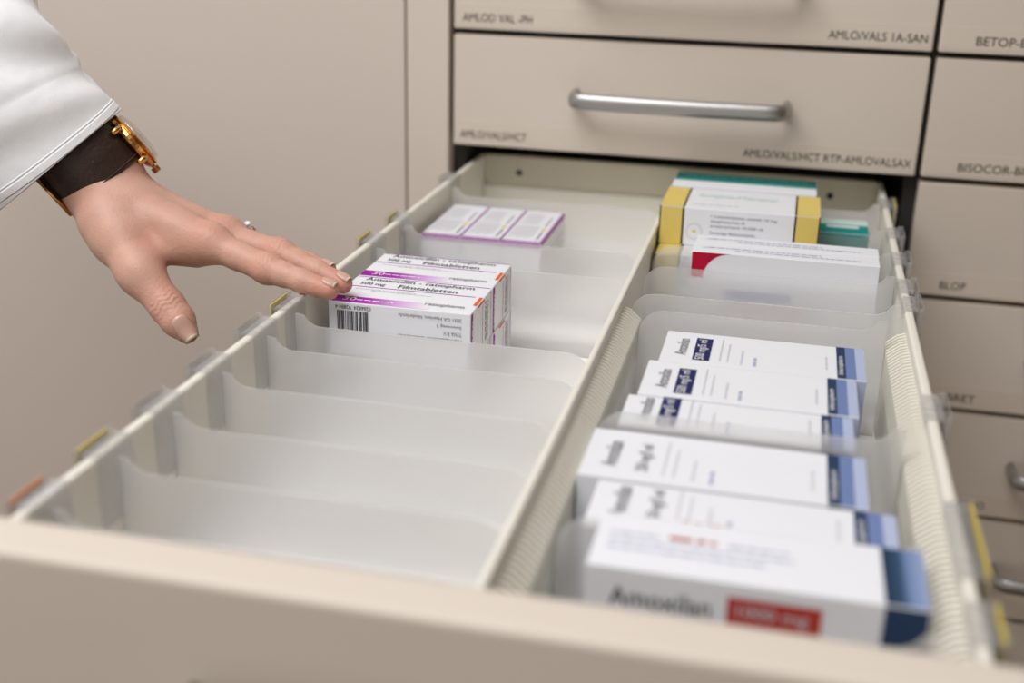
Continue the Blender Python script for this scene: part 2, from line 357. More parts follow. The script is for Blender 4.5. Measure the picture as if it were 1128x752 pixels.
# ---------------------------------------------------------------- frosted compartment dividers with clips and label holders
def corner(cx, cz, r, a0, a1, n=7):
    return [(cx + r * math.cos(math.radians(a0 + (a1 - a0) * k / n)), cz + r * math.sin(math.radians(a0 + (a1 - a0) * k / n))) for k in range(n + 1)]
def divider(side, Y, zt, clip0, clip1, card, label, group=None):
    mx = (lambda x: x) if side == 'left' else (lambda x: 0.4102 - x)
    near = Y < -0.33                                            # the toothed ledges start there
    xe = 0.2090 if side == 'left' else 0.4102 - (0.2272 if near else 0.2170)
    xi = 0.0212 if side == 'left' else 0.4102 - (0.3792 if near else 0.3890)         # panel edge beside the rail, clear of the toothed ledge
    org = (mx(0.112), Y, ZB)
    d = empty('compartment_divider', org, label, 'divider', group)
    out = [(xi, ZB), (xe, ZB)] + corner(xe - 0.016, zt - 0.016, 0.016, 0, 90) + corner(xi + 0.0165, zt + 0.012, 0.012, 270, 205, 5) + [(xi + 0.001, zt + 0.0075), (xi, zt + 0.0075)]
    prism('panel', [(mx(a), b) for a, b in out], 'y', Y, Y + 0.0014, 'frosted', d, off=org)
    xa, xb = sorted((mx(xi + 0.003), mx(xe - 0.004)))
    box('base_plate', xa, xb, Y + 0.0014, Y + 0.030, ZB, ZB + 0.0005, 'frosted', d, off=org)
    if clip0 is None: return d
    ze = -0.160 if side == 'left' else -0.1275
    cl = [(0.0200, ze), (0.0200, -0.1217), (0.0121, -0.1217), (0.0121, -0.142), (0.0130, -0.142), (0.0130, -0.1228), (0.0192, -0.1228), (0.0192, ze)]
    c = prism('clip', [(mx(a), b) for a, b in cl], 'y', clip0, clip1, 'clear_plastic', d, off=org)
    for yy in (clip0 + 0.003, clip0 + 0.011, clip1 - 0.005):
        prism('clip_rib', [(mx(a), b) for a, b in [(0.0121, -0.1217), (0.0200, -0.1217), (0.0200, -0.1210), (0.0121, -0.1210)]], 'y', yy, yy + 0.0010, 'clear_plastic', c, off=org)
    h = prism('label_holder', [(mx(a), b) for a, b in [(0.0121, -0.1230), (0.0108, -0.1230), (0.0108, -0.1440), (0.0101, -0.1440), (0.0101, -0.1205), (0.0108, -0.1200), (0.0108, -0.1222), (0.0121, -0.1222)]], 'y', clip0, clip1, 'clear_plastic', d, off=org)
    prism('holder_window', [(mx(a), b) for a, b in [(0.0070, -0.1440), (0.0077, -0.1440), (0.0077, -0.1203), (0.0070, -0.1203)]], 'y', clip0, clip1, 'clear_plastic', h, off=org)
    for a0, a1 in ((clip0, clip0 + 0.0010), (clip1 - 0.0010, clip1)):
        prism('holder_end', [(mx(a), b) for a, b in [(0.0077, -0.1440), (0.0101, -0.1440), (0.0101, -0.1205), (0.0077, -0.1203)]], 'y', a0, a1, 'clear_plastic', h, off=org)
    if card:
        prism('label_card', [(mx(a), b) for a, b in [(0.0082, -0.1430), (0.0088, -0.1430), (0.0088, -0.1208), (0.0082, -0.1208)]], 'y', clip0 + 0.002, clip1 - 0.002, card, h, off=org)
    return d
LD = [(-0.070, -0.068, -0.038, None, 'frosted divider behind the three upright purple-edged cartons'),
      (-0.205, -0.213, -0.185, 'card_yellow', 'frosted divider in front of the three upright purple-edged cartons'),
      (-0.2735, -0.279, -0.249, 'card_yellow', 'frosted divider behind the stacked purple and white cartons'),
      (-0.426, -0.436, -0.406, 'card_yellow', 'frosted divider in front of the stacked purple and white cartons'),
      (-0.469, -0.482, -0.450, None, 'frosted divider in the empty lane, first beyond the cartons'),
      (-0.528, -0.542, -0.512, None, 'frosted divider in the empty lane, second beyond the cartons'),
      (-0.584, -0.598, -0.568, None, 'frosted divider in the empty lane, third beyond the cartons'),
      (-0.636, -0.650, -0.620, 'card_yellow', 'frosted divider in the empty lane, second from the drawer front'),
      (-0.688, -0.700, -0.672, 'card_orange', 'frosted divider in the empty lane, nearest the drawer front')]
for Y, c0, c1, card, lab in LD: divider('left', Y, -0.135, c0, c1, card, lab, 'dividers of the lane under the hand')
RD = [(-0.0470, -0.045, -0.012, 'card_yellow', 'frosted divider behind the tall teal-edged carton', -0.127),
      (-0.1013, -0.142, -0.112, None, 'frosted divider between teal-edged carton and yellow-ended cartons', -0.135),
      (-0.2015, -0.216, -0.184, None, 'frosted divider between yellow-ended cartons and white cartons', -0.127),
      (-0.2580, -0.284, -0.252, None, 'frosted divider in front of the white carton with red corner', -0.127),
      (-0.3230, -0.322, -0.291, None, 'frosted divider of the narrow empty slot, on the white cartons\' side', -0.127),
      (-0.3560, None, None, None, 'frosted divider without clip, on the blue-striped cartons\' side of the empty slot', -0.127),
      (-0.5210, -0.497, -0.463, None, 'frosted divider between the two groups of blue-striped cartons', -0.127),
      (-0.6290, -0.652, -0.586, 'card_yellow', 'frosted divider behind the carton with navy end and red tag', -0.131),
      (-0.7020, -0.698, -0.668, 'card_yellow', 'frosted divider between navy-ended carton and drawer front', -0.127)]
for Y, c0, c1, card, lab, zt in RD: divider('right', Y, zt, c0, c1, card, lab, 'dividers of the well stocked lane')

# ---------------------------------------------------------------- cartons
ZC = ZB + 0.0006
def carton(name, x0, x1, y0, y1, z0, z1, label, group=None, m='carton', rz=0.0):
    org = ((x0 + x1) / 2, (y0 + y1) / 2, z0)
    o = empty(name, org, label, 'medicine box', group); o.rotation_euler.z = rz
    B = (-(x1 - x0) / 2, (x1 - x0) / 2, -(y1 - y0) / 2, (y1 - y0) / 2, 0.0, z1 - z0)
    body = box('body', *B, m, o, bev=0.0006)
    return o, B, (x1 - x0), (y1 - y0), (z1 - z0)
def flap_lines(o, B, D, Hh):
    # the seams of the tucked end flap
    for u in (0.0022, D - 0.0030): patch(o, 'right', B, u, u + 0.0004, 0.001, Hh - 0.001, 'ink_light', 'flap_seam')
def bars(o, face, B, u0, v0, v1, width, seed, m='ink_dark'):
    R = random.Random(seed); V = []; F = []; u = 0
    while u < width:
        wd = R.choice((0.00035, 0.0006, 0.0009)); n = len(V)
        V += [(u, 0, 0), (u + wd, 0, 0), (u + wd, v1 - v0, 0), (u, v1 - v0, 0)]; F.append((n, n + 1, n + 2, n + 3)); u += wd + R.choice((0.0003, 0.0005, 0.0008))
    me = bpy.data.meshes.new('barcode'); me.from_pydata(V, [], F); me.update()
    x = link('barcode', me, m, o); x.matrix_local = face_matrix(face, B, u0, v0, 0.0002)

def purple_carton(x0, y0, z0, label):
    L, D, Hh = 0.0952, 0.0562, 0.0333
    o, B, _, _, _ = carton('medicine_carton', x0, x0 + L, y0, y0 + D, z0, z0 + Hh, label, 'stacked purple and white cartons')
    letters(o, 'top', B, 'Amoxicillin - ratiopharm', 0.0085, 0.0458, 0.076, 0.0078, 'ink_dark')
    letters(o, 'top', B, '500 mg', 0.0075, 0.0368, 0.0175, 0.0066, 'ink_dark')
    letters(o, 'top', B, 'Filmtabletten', 0.0345, 0.0368, 0.0410, 0.0066, 'ink_dark')
    patch(o, 'top', B, 0.001, L - 0.006, 0.0335, 0.0345, 'magenta', 'printed_line')
    patch(o, 'top', B, 0.001, L - 0.001, D - 0.0016, D - 0.0008, 'magenta', 'printed_line')
    fine_print(o, 'top', B, [(0.008, 0.050, 0.0285, 0.0011), (0.020, 0.062, 0.0262, 0.0009)], 'ink_light', 3)
    patch(o, 'top', B, 0.0006, 0.066, 0.0008, 0.0125, 'magenta_fade', 'printed_band')
    letters(o, 'top', B, '30', 0.008, 0.0040, 0.0085, 0.0062, 'white_ink')
    fine_print(o, 'top', B, [(0.017, 0.042, 0.0060, 0.0013)], 'white_ink', 5, lift=0.0003)
    letters(o, 'top', B, 'ratiopharm', 0.062, 0.0070, 0.026, 0.0076, 'ink_grey')
    patch(o, 'top', B, L - 0.0030, L - 0.0008, 0.017, 0.034, 'orange', 'opening_tab', lift=0.0003)
    # front face: barcode and the maker's address, both printed upside down
    bars(o, 'front', B, 0.006, Hh - 0.019, Hh - 0.0055, 0.021, 7)
    letters(o, 'front', B, '0266824  92884 4', 0.029, Hh - 0.0018, 0.024, 0.0026, 'ink_dark', rot=math.pi)
    for s, v, wd in (('2031 GA Haarlem, Niederlande', 0.0048, 0.042), ('Swensweg 5', 0.0096, 0.0165), ('TEVA B.V.', 0.0144, 0.0125), ('Pharmazeutischer Unternehmer', 0.0192, 0.043)):
        letters(o, 'front', B, s, 0.0895, Hh - v + 0.0016, wd, 0.0028, 'ink_grey', rot=math.pi)
    # end face
    patch(o, 'right', B, 0.0014, 0.0058, 0.0, Hh - 0.001, 'magenta', 'printed_band')
    fine_print(o, 'right', B, [(0.003, Hh - 0.006, 0.0030, 0.0014, 1)], 'white_ink', 8, lift=0.0003)
    patch(o, 'right', B, 0.030, 0.0307, 0.001, Hh - 0.004, 'magenta', 'printed_line')
    patch(o, 'right', B, D - 0.0045, D - 0.0038, 0.001, Hh - 0.001, 'magenta', 'printed_line')
    fine_print(o, 'right', B, [(0.003, Hh - 0.003, 0.037, 0.0016, 1), (0.003, Hh - 0.006, 0.0405, 0.0010, 1), (0.003, Hh - 0.004, 0.0440, 0.0010, 1)], 'ink_grey', 9)
    patch(o, 'right', B, 0.018, 0.034, Hh - 0.0018, Hh - 0.0004, 'orange', 'opening_tab', lift=0.0003)
HP = 0.0333
for dx, y0, k, lab in ((0.0006, -0.3350, 0, 'purple and white carton at the bottom of the stack, farther from the barcode'),
                       (-0.0012, -0.3922, 0, 'purple and white carton at the bottom of the stack, under the barcode carton'),
                       (0.0, -0.3350, 1, 'purple and white carton on top of the stack, behind the one showing its barcode'),
                       (0.0, -0.3920, 1, 'purple and white carton on top of the stack with barcode side exposed')):
    purple_carton(0.0298 + dx, y0, ZC + k * (HP + 0.0003), lab)

def upright_carton(x0, label):
    Wd, Ln, Hh = 0.0328, 0.101, 0.0556
    o, B, _, _, _ = carton('medicine_carton', x0, x0 + Wd, -0.1805, -0.1805 + Ln, ZC, ZC + Hh, label, 'upright purple-edged cartons')
    patch(o, 'top', B, 0.0004, Wd - 0.0004, 0.0006, 0.0034, 'magenta', 'printed_band')
    patch(o, 'top', B, Wd - 0.0015, Wd - 0.0004, 0.001, Ln - 0.001, 'magenta', 'printed_line')
    patch(o, 'front', B, 0.0004, Wd - 0.0004, Hh - 0.004, Hh - 0.0002, 'magenta', 'printed_band')
    patch(o, 'right', B, 0.001, Ln - 0.001, Hh - 0.0028, Hh - 0.0003, 'magenta', 'printed_band')
    fine_print(o, 'top', B, [(0.012 + 0.003 * (i % 3), 0.050, 0.003 + 0.0022 * i, 0.0009, 1) for i in range(9)], 'ink_light', 11)
    fine_print(o, 'top', B, [(0.056, 0.090, 0.004 + 0.0022 * i, 0.0008, 1) for i in range(7)], 'ink_light', 12)
    fine_print(o, 'top', B, [(0.010, 0.034, 0.0262, 0.0015, 1), (0.050, 0.078, 0.0255, 0.0011, 1)], 'ink_grey', 13)
    c = [(0.0022 * math.cos(t * math.pi / 8), 0.0032 * math.sin(t * math.pi / 8)) for t in range(16)]
    patch(o, 'top', B, 0.0262, 0, 0.041, 0, 'yellow_dot', 'printed_dot', pts=c)
    fine_print(o, 'right', B, [(0.010, 0.090, 0.010 + 0.006 * i, 0.0016) for i in range(6)], 'ink_light', 14)
upright_carton(0.0265, 'upright white carton with purple edges, closest to the drawer side')
upright_carton(0.0597, 'upright white carton with purple edges, middle one of three')
upright_carton(0.0929, 'upright white carton with purple edges, closest to the lane wall')

def blue_carton(x0, x1, y0, y1, z1, dose, label, boxed=True):
    o, B, L, D, Hh = carton('medicine_carton', x0, x1, y0, y1, ZC, z1, label, 'blue-striped syrup cartons')
    s = L / 0.119
    R90 = math.pi / 2
    letters(o, 'top', B, 'Amoxilan', 0.0150 * s, 0.012, 0.028, 0.0072 * s, 'ink_grey', rot=R90)
    if boxed:
        patch(o, 'top', B, 0.0190 * s, 0.0290 * s, 0.006, 0.044, 'ink_navy', 'printed_band')
        letters(o, 'top', B, dose, 0.0272 * s, 0.007, 0.034, 0.0068 * s, 'white_ink', rot=R90)
    else:
        letters(o, 'top', B, dose, 0.0300 * s, 0.010, 0.030, 0.0072 * s, 'ink_grey', rot=R90)
    fine_print(o, 'top', B, [(0.008, 0.046, 0.0345 * s, 0.0010, 1), (0.008, 0.038, 0.0390 * s, 0.0010, 1)], 'ink_light', 21)
    fine_print(o, 'top', B, [(0.006, 0.029, 0.0470 * s, 0.0013, 1)], 'ink_light', 22)
    fine_print(o, 'top', B, [(0.005, 0.019, 0.0545 * s, 0.0018, 1)], 'ink_paleblue', 23)
    fine_print(o, 'top', B, [(0.012, 0.034, 0.0960 * s, 0.0013, 1)], 'ink_light', 24)
    a, b, c = L * 0.862, L * 0.905, L * 0.953
    for f, V1 in (('top', D), ('front', Hh)):
        patch(o, f, B, a, b, 0.0004, V1 - 0.0004, 'strip_navy', 'printed_band')
        patch(o, f, B, b, c, 0.0004, V1 - 0.0004, 'strip_blue', 'printed_band')
        patch(o, f, B, c, L - 0.0004, 0.0004, V1 - 0.0004, 'strip_pale', 'printed_band')
    letters(o, 'top', B, 'Infectopharm', b - 0.0006, 0.006, 0.030, 0.0040, 'white_ink', rot=R90)
    fine_print(o, 'front', B, [(0.01, 0.08, Hh - 0.015, 0.002), (0.01, 0.06, Hh - 0.022, 0.0015)], 'ink_light', 26)
    return o, B, L, D, Hh
blue_carton(0.2472, 0.3660, -0.4205, -0.3675, -0.135, '500 mg/5 ml', 'white carton with three blue stripes, backed against the empty slot')
blue_carton(0.2420, 0.3602, -0.4745, -0.4215, -0.135, '500 mg/5 ml', 'white carton with three blue stripes, middle of its group of three')
blue_carton(0.2375, 0.3570, -0.5185, -0.4755, -0.1355, '500 mg/5 ml', 'white carton with three blue stripes, half hidden by the frosted divider')
blue_carton(0.2275, 0.3615, -0.5795, -0.5255, -0.135, '250 mg/5 ml', 'white carton with three blue stripes and unboxed grey dose text', False)
o, B, L, D, Hh = blue_carton(0.2385, 0.3725, -0.6270, -0.5825, -0.135, '250 mg/5 ml', 'white carton with three blue stripes and faint red words', False)
fine_print(o, 'top', B, [(0.042, 0.062, 0.0120, 0.0026)], 'ink_red', 31); fine_print(o, 'top', B, [(0.066, 0.096, 0.0120, 0.0018), (0.020, 0.040, 0.0120, 0.0018), (0.018, 0.090, 0.0070, 0.0016)], 'ink_paleblue', 32)
o, B, L, D, Hh = carton('medicine_carton', 0.2480, 0.3790, -0.6745, -0.6300, ZC, -0.1255, 'white carton with navy fading end and red tag, beside the drawer front')
patch(o, 'top', B, L * 0.872, L - 0.0004, 0.0004, D - 0.0004, 'navy_fade', 'printed_band')
patch(o, 'front', B, L * 0.872, L - 0.0004, 0.0004, Hh - 0.0004, 'strip_navy', 'printed_band')
letters(o, 'front', B, 'Amoxilan', 0.010, Hh - 0.0165, 0.040, 0.0085, 'ink_dark')
patch(o, 'front', B, 0.056, 0.092, Hh - 0.0185, Hh - 0.0060, 'ink_red', 'printed_band')
letters(o, 'front', B, '1000 mg', 0.060, Hh - 0.0158, 0.027, 0.0068, 'ink_light')
fine_print(o, 'front', B, [(0.010, 0.036, Hh - 0.0215, 0.0020)], 'ink_grey', 41)
fine_print(o, 'top', B, [(0.030, 0.049, 0.027, 0.0028)], 'ink_red', 42)
fine_print(o, 'top', B, [(0.006, 0.026, 0.027, 0.0016), (0.054, 0.078, 0.027, 0.0016), (0.006, 0.080, 0.021, 0.0015), (0.006, 0.070, 0.015, 0.0015)], 'ink_paleblue', 43)

def yellow_carton(x0, y0, z0, label, mark=False):
    L, D, Hh = 0.1215, 0.0660, 0.0302
    o, B, _, _, _ = carton('medicine_carton', x0, x0 + L, y0, y0 + D, z0, z0 + Hh, label, 'yellow-ended cartons')
    e = 0.0175
    for f, V1 in (('top', D), ('front', Hh)):
        for a, b in ((0.0004, e), (L - e, L - 0.0004)): patch(o, f, B, a, b, 0.0003, V1 - 0.0003, 'yellow', 'printed_band')
        for a, b in ((e, e + 0.0016), (L - e - 0.0016, L - e)): patch(o, f, B, a, b, 0.0003, V1 - 0.0003, 'ink_brown', 'printed_line')
    patch(o, 'front', B, 0.0, 0.0010, 0.0, Hh, 'ink_brown', 'printed_line', lift=0.0003); patch(o, 'front', B, L - 0.0010, L, 0.0, Hh, 'ink_brown', 'printed_line', lift=0.0003)
    patch(o, 'left', B, 0.0004, D - 0.0004, 0.0004, Hh - 0.0004, 'yellow', 'printed_band')
    letters(o, 'top', B, 'Ampho-Moronal', 0.026, 0.034, 0.062, 0.016, 'ink_palegreen')
    fine_print(o, 'top', B, [(0.024, 0.060, 0.012, 0.0020)], 'ink_light', 51)
    for s, v, wd in (('1 Lutschtablette enthält 10 mg', 0.0060, 0.050), ('Amphotericin B', 0.0098, 0.026), ('entsprechend 10.000 I.E.', 0.0136, 0.041), ('Sonstige Bestandteile:', 0.0190, 0.035), ('Enthält Sucrose, Glucose', 0.0226, 0.055)):
        letters(o, 'front', B, s, 0.0395, Hh - v - 0.001, wd, 0.0026, 'ink_grey')
    ring = [(0.0062 * math.cos(t * math.pi / 12), 0.0066 * math.sin(t * math.pi / 12)) for t in range(24)]
    patch(o, 'front', B, 0.0275, 0, Hh - 0.0185, 0, 'ink_light', 'printed_seal', pts=ring)
    patch(o, 'front', B, 0.0275, 0, Hh - 0.0185, 0, 'carton', 'printed_seal', pts=[(a * 0.87, b * 0.87) for a, b in ring], lift=0.0003)
    patch(o, 'front', B, 0.0275, 0, Hh - 0.0185, 0, 'yellow_dot', 'printed_seal', pts=[(a * 0.25, b * 0.2) for a, b in ring], lift=0.0004)
    if mark: letters(o, 'front', B, '30', e + 0.007, 0.012, 0.007, 0.006, 'ink_green')
yellow_carton(0.2182, -0.1965, ZC, 'yellow-ended white carton at the bottom of its stack')
yellow_carton(0.2180, -0.1965, ZC + 0.0305, 'yellow-ended white carton in the middle of its stack, jutting forward', True)
yellow_carton(0.2165, -0.1680, ZC + 0.0610, 'yellow-ended white carton on top of its stack, printed text facing out')

o, B, L, D, Hh = carton('medicine_carton', 0.2180, 0.3350, -0.0985, -0.0490, ZC, -0.1035, 'tall white carton with a dark and bright teal edge behind yellow-ended ones')
patch(o, 'top', B, 0.0004, L - 0.0004, D - 0.020, D - 0.0004, 'teal_dark', 'printed_band')
patch(o, 'top', B, 0.0004, L - 0.0004, D - 0.029, D - 0.020, 'teal', 'printed_band')
fine_print(o, 'top', B, [(0.010, 0.110, D - 0.013, 0.003)], 'teal', 61)
o, B, L, D, Hh = carton('medicine_carton', 0.3400, 0.3795, -0.1000, -0.0550, ZC, -0.1330, 'small teal carton beside the yellow-ended stack', m='carton')
patch(o, 'front', B, 0.0003, L - 0.0003, 0.0003, Hh - 0.0003, 'teal', 'printed_band')
patch(o, 'top', B, 0.0003, L - 0.0003, 0.0003, D * 0.62, 'teal', 'printed_band')
patch(o, 'top', B, 0.0003, L - 0.0003, D * 0.62, D - 0.0003, 'ink_palegreen', 'printed_band')
fine_print(o, 'top', B, [(0.006, L - 0.006, D * 0.40, 0.006)], 'white_ink', 62, lift=0.0003)

def white_carton(x0, y0, z1, label, red):
    o, B, L, D, Hh = carton('medicine_carton', x0, x0 + 0.1295, y0, y0 + 0.0222, ZC, z1, label, 'white cartons with pale blue print')
    fine_print(o, 'top', B, [(0.012, 0.090, 0.0120, 0.0016), (0.030, 0.118, 0.0070, 0.0014)], 'ink_paleblue', 71)
    patch(o, 'top', B, 0.0060, 0, 0.009, 0, 'ink_paleblue', 'printed_mark', pts=[(0, 0), (0.003, 0.004), (0.006, 0.004), (0.009, 0.001), (0.006, 0.0025), (0.003, 0.0025)])
    q = [(0, 0), (0.0085, 0)] + [(0.0085 + 0.0185 * (1 - math.cos(t * math.pi / 16)), 0.0185 * math.sin(t * math.pi / 16)) for t in range(1, 9)] + [(0, 0.0185)]
    patch(o, 'front', B, 0.0004, 0, Hh - 0.0190, 0, 'crimson', 'printed_corner', pts=q)
    patch(o, 'front', B, 0.026, 0.072, Hh - 0.0330, Hh - 0.0265, 'ink_paleblue', 'printed_band')
    fine_print(o, 'front', B, [(0.026, 0.086, Hh - 0.043, 0.0060)], 'ink_red', 72)
white_carton(0.2500, -0.2265, -0.1155, 'white carton behind the one with a red corner', False)
white_carton(0.2495, -0.2500, -0.1155, 'white carton with a crimson corner on its face', True)

# ---------------------------------------------------------------- the hand: joint positions in metres
J={'forearm_far':(-0.2126,-0.3689,0.0186),'forearm_mid':(-0.1668,-0.3644,-0.0395),'wrist':(-0.1441,-0.3600,-0.0699),'carpus':(-0.1230,-0.3673,-0.0842),'i0':(-0.1114,-0.3759,-0.0850),'i1':(-0.0558,-0.3826,-0.1009),'i2':(-0.0108,-0.3928,-0.1113),'i3':(0.0157,-0.4010,-0.1142),'i4':(0.0359,-0.4041,-0.1171),'m0':(-0.1190,-0.3601,-0.0850),'m1':(-0.0574,-0.3594,-0.1023),'m2':(-0.0121,-0.3689,-0.1083),'m3':(0.0177,-0.3797,-0.1140),'m4':(0.0380,-0.3857,-0.1186),'r0':(-0.1264,-0.3471,-0.0867),'r1':(-0.0655,-0.3392,-0.1077),'r2':(-0.0245,-0.3455,-0.1141),'r3':(0.0020,-0.3540,-0.1176),'r4':(0.0176,-0.3607,-0.1187),'p0':(-0.1349,-0.3351,-0.0903),'p1':(-0.0802,-0.3221,-0.1115),'p2':(-0.0484,-0.3243,-0.1188),'p3':(-0.0306,-0.3293,-0.1225),'p4':(-0.0153,-0.3337,-0.1258),'t0':(-0.1264,-0.3878,-0.0901),'t1':(-0.0936,-0.4082,-0.1169),'t2':(-0.0706,-0.4167,-0.1355),'t3':(-0.0551,-0.4228,-0.1492),'thenar':(-0.1170,-0.3897,-0.1006),'web_a':(-0.0930,-0.3911,-0.1069),'web_b':(-0.0685,-0.3789,-0.1068),'ring_spot':(-0.0483,-0.3438,-0.1069),'watch':(-0.1250,-0.3491,-0.0470),'strap':(-0.1506,-0.3628,-0.0591),'buckle':(-0.1757,-0.3698,-0.0796),'cuff':(-0.1703,-0.3676,-0.0571),'sl1':(-0.1926,-0.3767,-0.0221),'sl2':(-0.2180,-0.3780,0.0210),'sl3':(-0.2816,-0.3543,0.0775),'sl4':(-0.3934,-0.3076,0.1509)}
N={'fing':(0.2517,-0.0686,0.9654),'thumb':(0.4841,-0.7970,0.3611),'watch':(0.5961,0.5459,0.5887),'fore':(0.5926,0.1956,-0.7814),'cam':(0.2066,-0.9136,0.3503)}
J = {k: np.array(v) for k, v in J.items()}; N = {k: np.array(v) for k, v in N.items()}
def nrm(v): return v / np.linalg.norm(v)
def smin(a, b, k):
    h = np.clip(0.5 + 0.5 * (b - a) / k, 0, 1); return b * (1 - h) + a * h - k * h * (1 - h)
def cone(p, a, ra, b, rb):
    ab = b - a; t = np.clip(((p - a) @ ab) / (ab @ ab), 0, 1)
    return np.linalg.norm(p - a - t[:, None] * ab, axis=1) - (ra + t * (rb - ra))
def ellip(p, c, axes, rad):
    q = np.stack([((p - c) @ nrm(ax)) / r for ax, r in zip(axes, rad)], 1); k0 = np.linalg.norm(q, axis=1)
    return (k0 - 1.0) * min(rad)
FORE = N['fore']; DOR = N['watch']; SIDE = nrm(np.cross(FORE, DOR))
FD = N['fing']                                   # dorsal direction of the fingers
FINGERS = {'i': (0.0128, 0.0098, 0.0074, 0.0056), 'm': (0.0125, 0.0098, 0.0074, 0.0056), 'r': (0.0118, 0.0090, 0.0070, 0.0054), 'p': (0.0105, 0.0078, 0.0062, 0.0050)}
def finger(p, f):
    R = FINGERS[f]; P = [J[f + str(k)] for k in range(5)]
    mid12 = P[1] * 0.5 + P[2] * 0.5; mid23 = P[2] * 0.5 + P[3] * 0.5
    d = cone(p, P[1], R[0] * 0.93, mid12, R[1] * 0.92)
    d = smin(d, cone(p, mid12, R[1] * 0.92, P[2], R[1]), 0.004)
    d = smin(d, cone(p, P[2], R[1], mid23, R[2] * 1.06), 0.004)
    d = smin(d, cone(p, mid23, R[2] * 1.06, P[3], R[2]), 0.003)
    d = smin(d, cone(p, P[3], R[2], P[4], R[3]), 0.003)
    # pad of the finger tip and the knuckle
    d = smin(d, cone(p, P[3] * 0.4 + P[4] * 0.6 - FD * 0.0012, R[3] * 1.06, P[4] - FD * 0.0008, R[3] * 0.96), 0.003)
    d = smin(d, np.linalg.norm(p - (P[2] + FD * R[1] * 0.35), axis=1) - R[1] * 0.72, 0.004)
    return d
def wrinkle(p, d, joint, axis, dorsal, rad, amp, wave, ext):
    q = p - joint; s = q @ axis; side = q @ dorsal; off = np.linalg.norm(q - np.outer(s, axis), axis=1)
    m = np.exp(-(s / ext) ** 2) * np.clip(side / rad, 0, 1) * (off < rad * 1.8)
    bend = 0.0012 * np.sin(700 * (q @ np.cross(axis, dorsal)))
    return d + amp * m * (0.5 + 0.5 * np.cos(2 * np.pi * (s + bend) / wave))
def body_sdf(p):
    pal = cone(p, J['forearm_far'], 0.026, J['forearm_mid'], 0.0255)
    pal = smin(pal, cone(p, J['forearm_mid'], 0.0255, J['wrist'], 0.0255), 0.01)
    pal = smin(pal, cone(p, J['wrist'], 0.0255, J['carpus'], 0.0215), 0.012)
    for f, ra, rb in (('i', 0.0165, 0.0122), ('m', 0.0160, 0.0120), ('r', 0.0150, 0.0112), ('p', 0.0140, 0.0102)):
        pal = smin(pal, cone(p, J[f + '0'], ra, J[f + '1'], rb), 0.010)
    pal = smin(pal, cone(p, J['m0'] - DOR * 0.006, 0.016, (J['m1'] + J['r1']) / 2 - FD * 0.008, 0.0115), 0.012)
    pal = smin(pal, cone(p, J['wrist'] - DOR * 0.004, 0.022, J['thenar'], 0.0185), 0.014)
    pal = smin(pal, cone(p, J['t0'], 0.0175, J['t1'], 0.0132), 0.010)
    pal = smin(pal, cone(p, J['web_a'], 0.0085, J['web_b'], 0.0125), 0.010)
    # knuckle heads and the tendon of the index finger
    for f in 'imr': pal = smin(pal, np.linalg.norm(p - (J[f + '1'] + FD * 0.004), axis=1) - 0.0098, 0.006)
    th = cone(p, J['t1'], 0.0132, J['t2'], 0.0112)
    th = smin(th, cone(p, J['t2'], 0.0112, J['t2'] * 0.45 + J['t3'] * 0.55, 0.0105), 0.004)
    th = smin(th, cone(p, J['t2'] * 0.45 + J['t3'] * 0.55, 0.0105, J['t3'], 0.0072), 0.004)
    d = smin(pal, th, 0.010)
    for f in 'imrp': d = np.minimum(d, smin(pal, finger(p, f), 0.007))
    for f in 'imr':
        ax = nrm(J[f + '3'] - J[f + '1'])
        d = wrinkle(p, d, J[f + '2'], ax, FD, 0.008, 0.00095, 0.0032, 0.0062)
        d = wrinkle(p, d, J[f + '3'], ax, FD, 0.007, 0.00030, 0.0024, 0.0035)
        d = wrinkle(p, d, J[f + '1'], ax, FD, 0.012, 0.00030, 0.0042, 0.0080)
    d = wrinkle(p, d, J['t2'], nrm(J['t3'] - J['t1']), N['thumb'], 0.010, 0.00095, 0.0034, 0.0085)
    return d
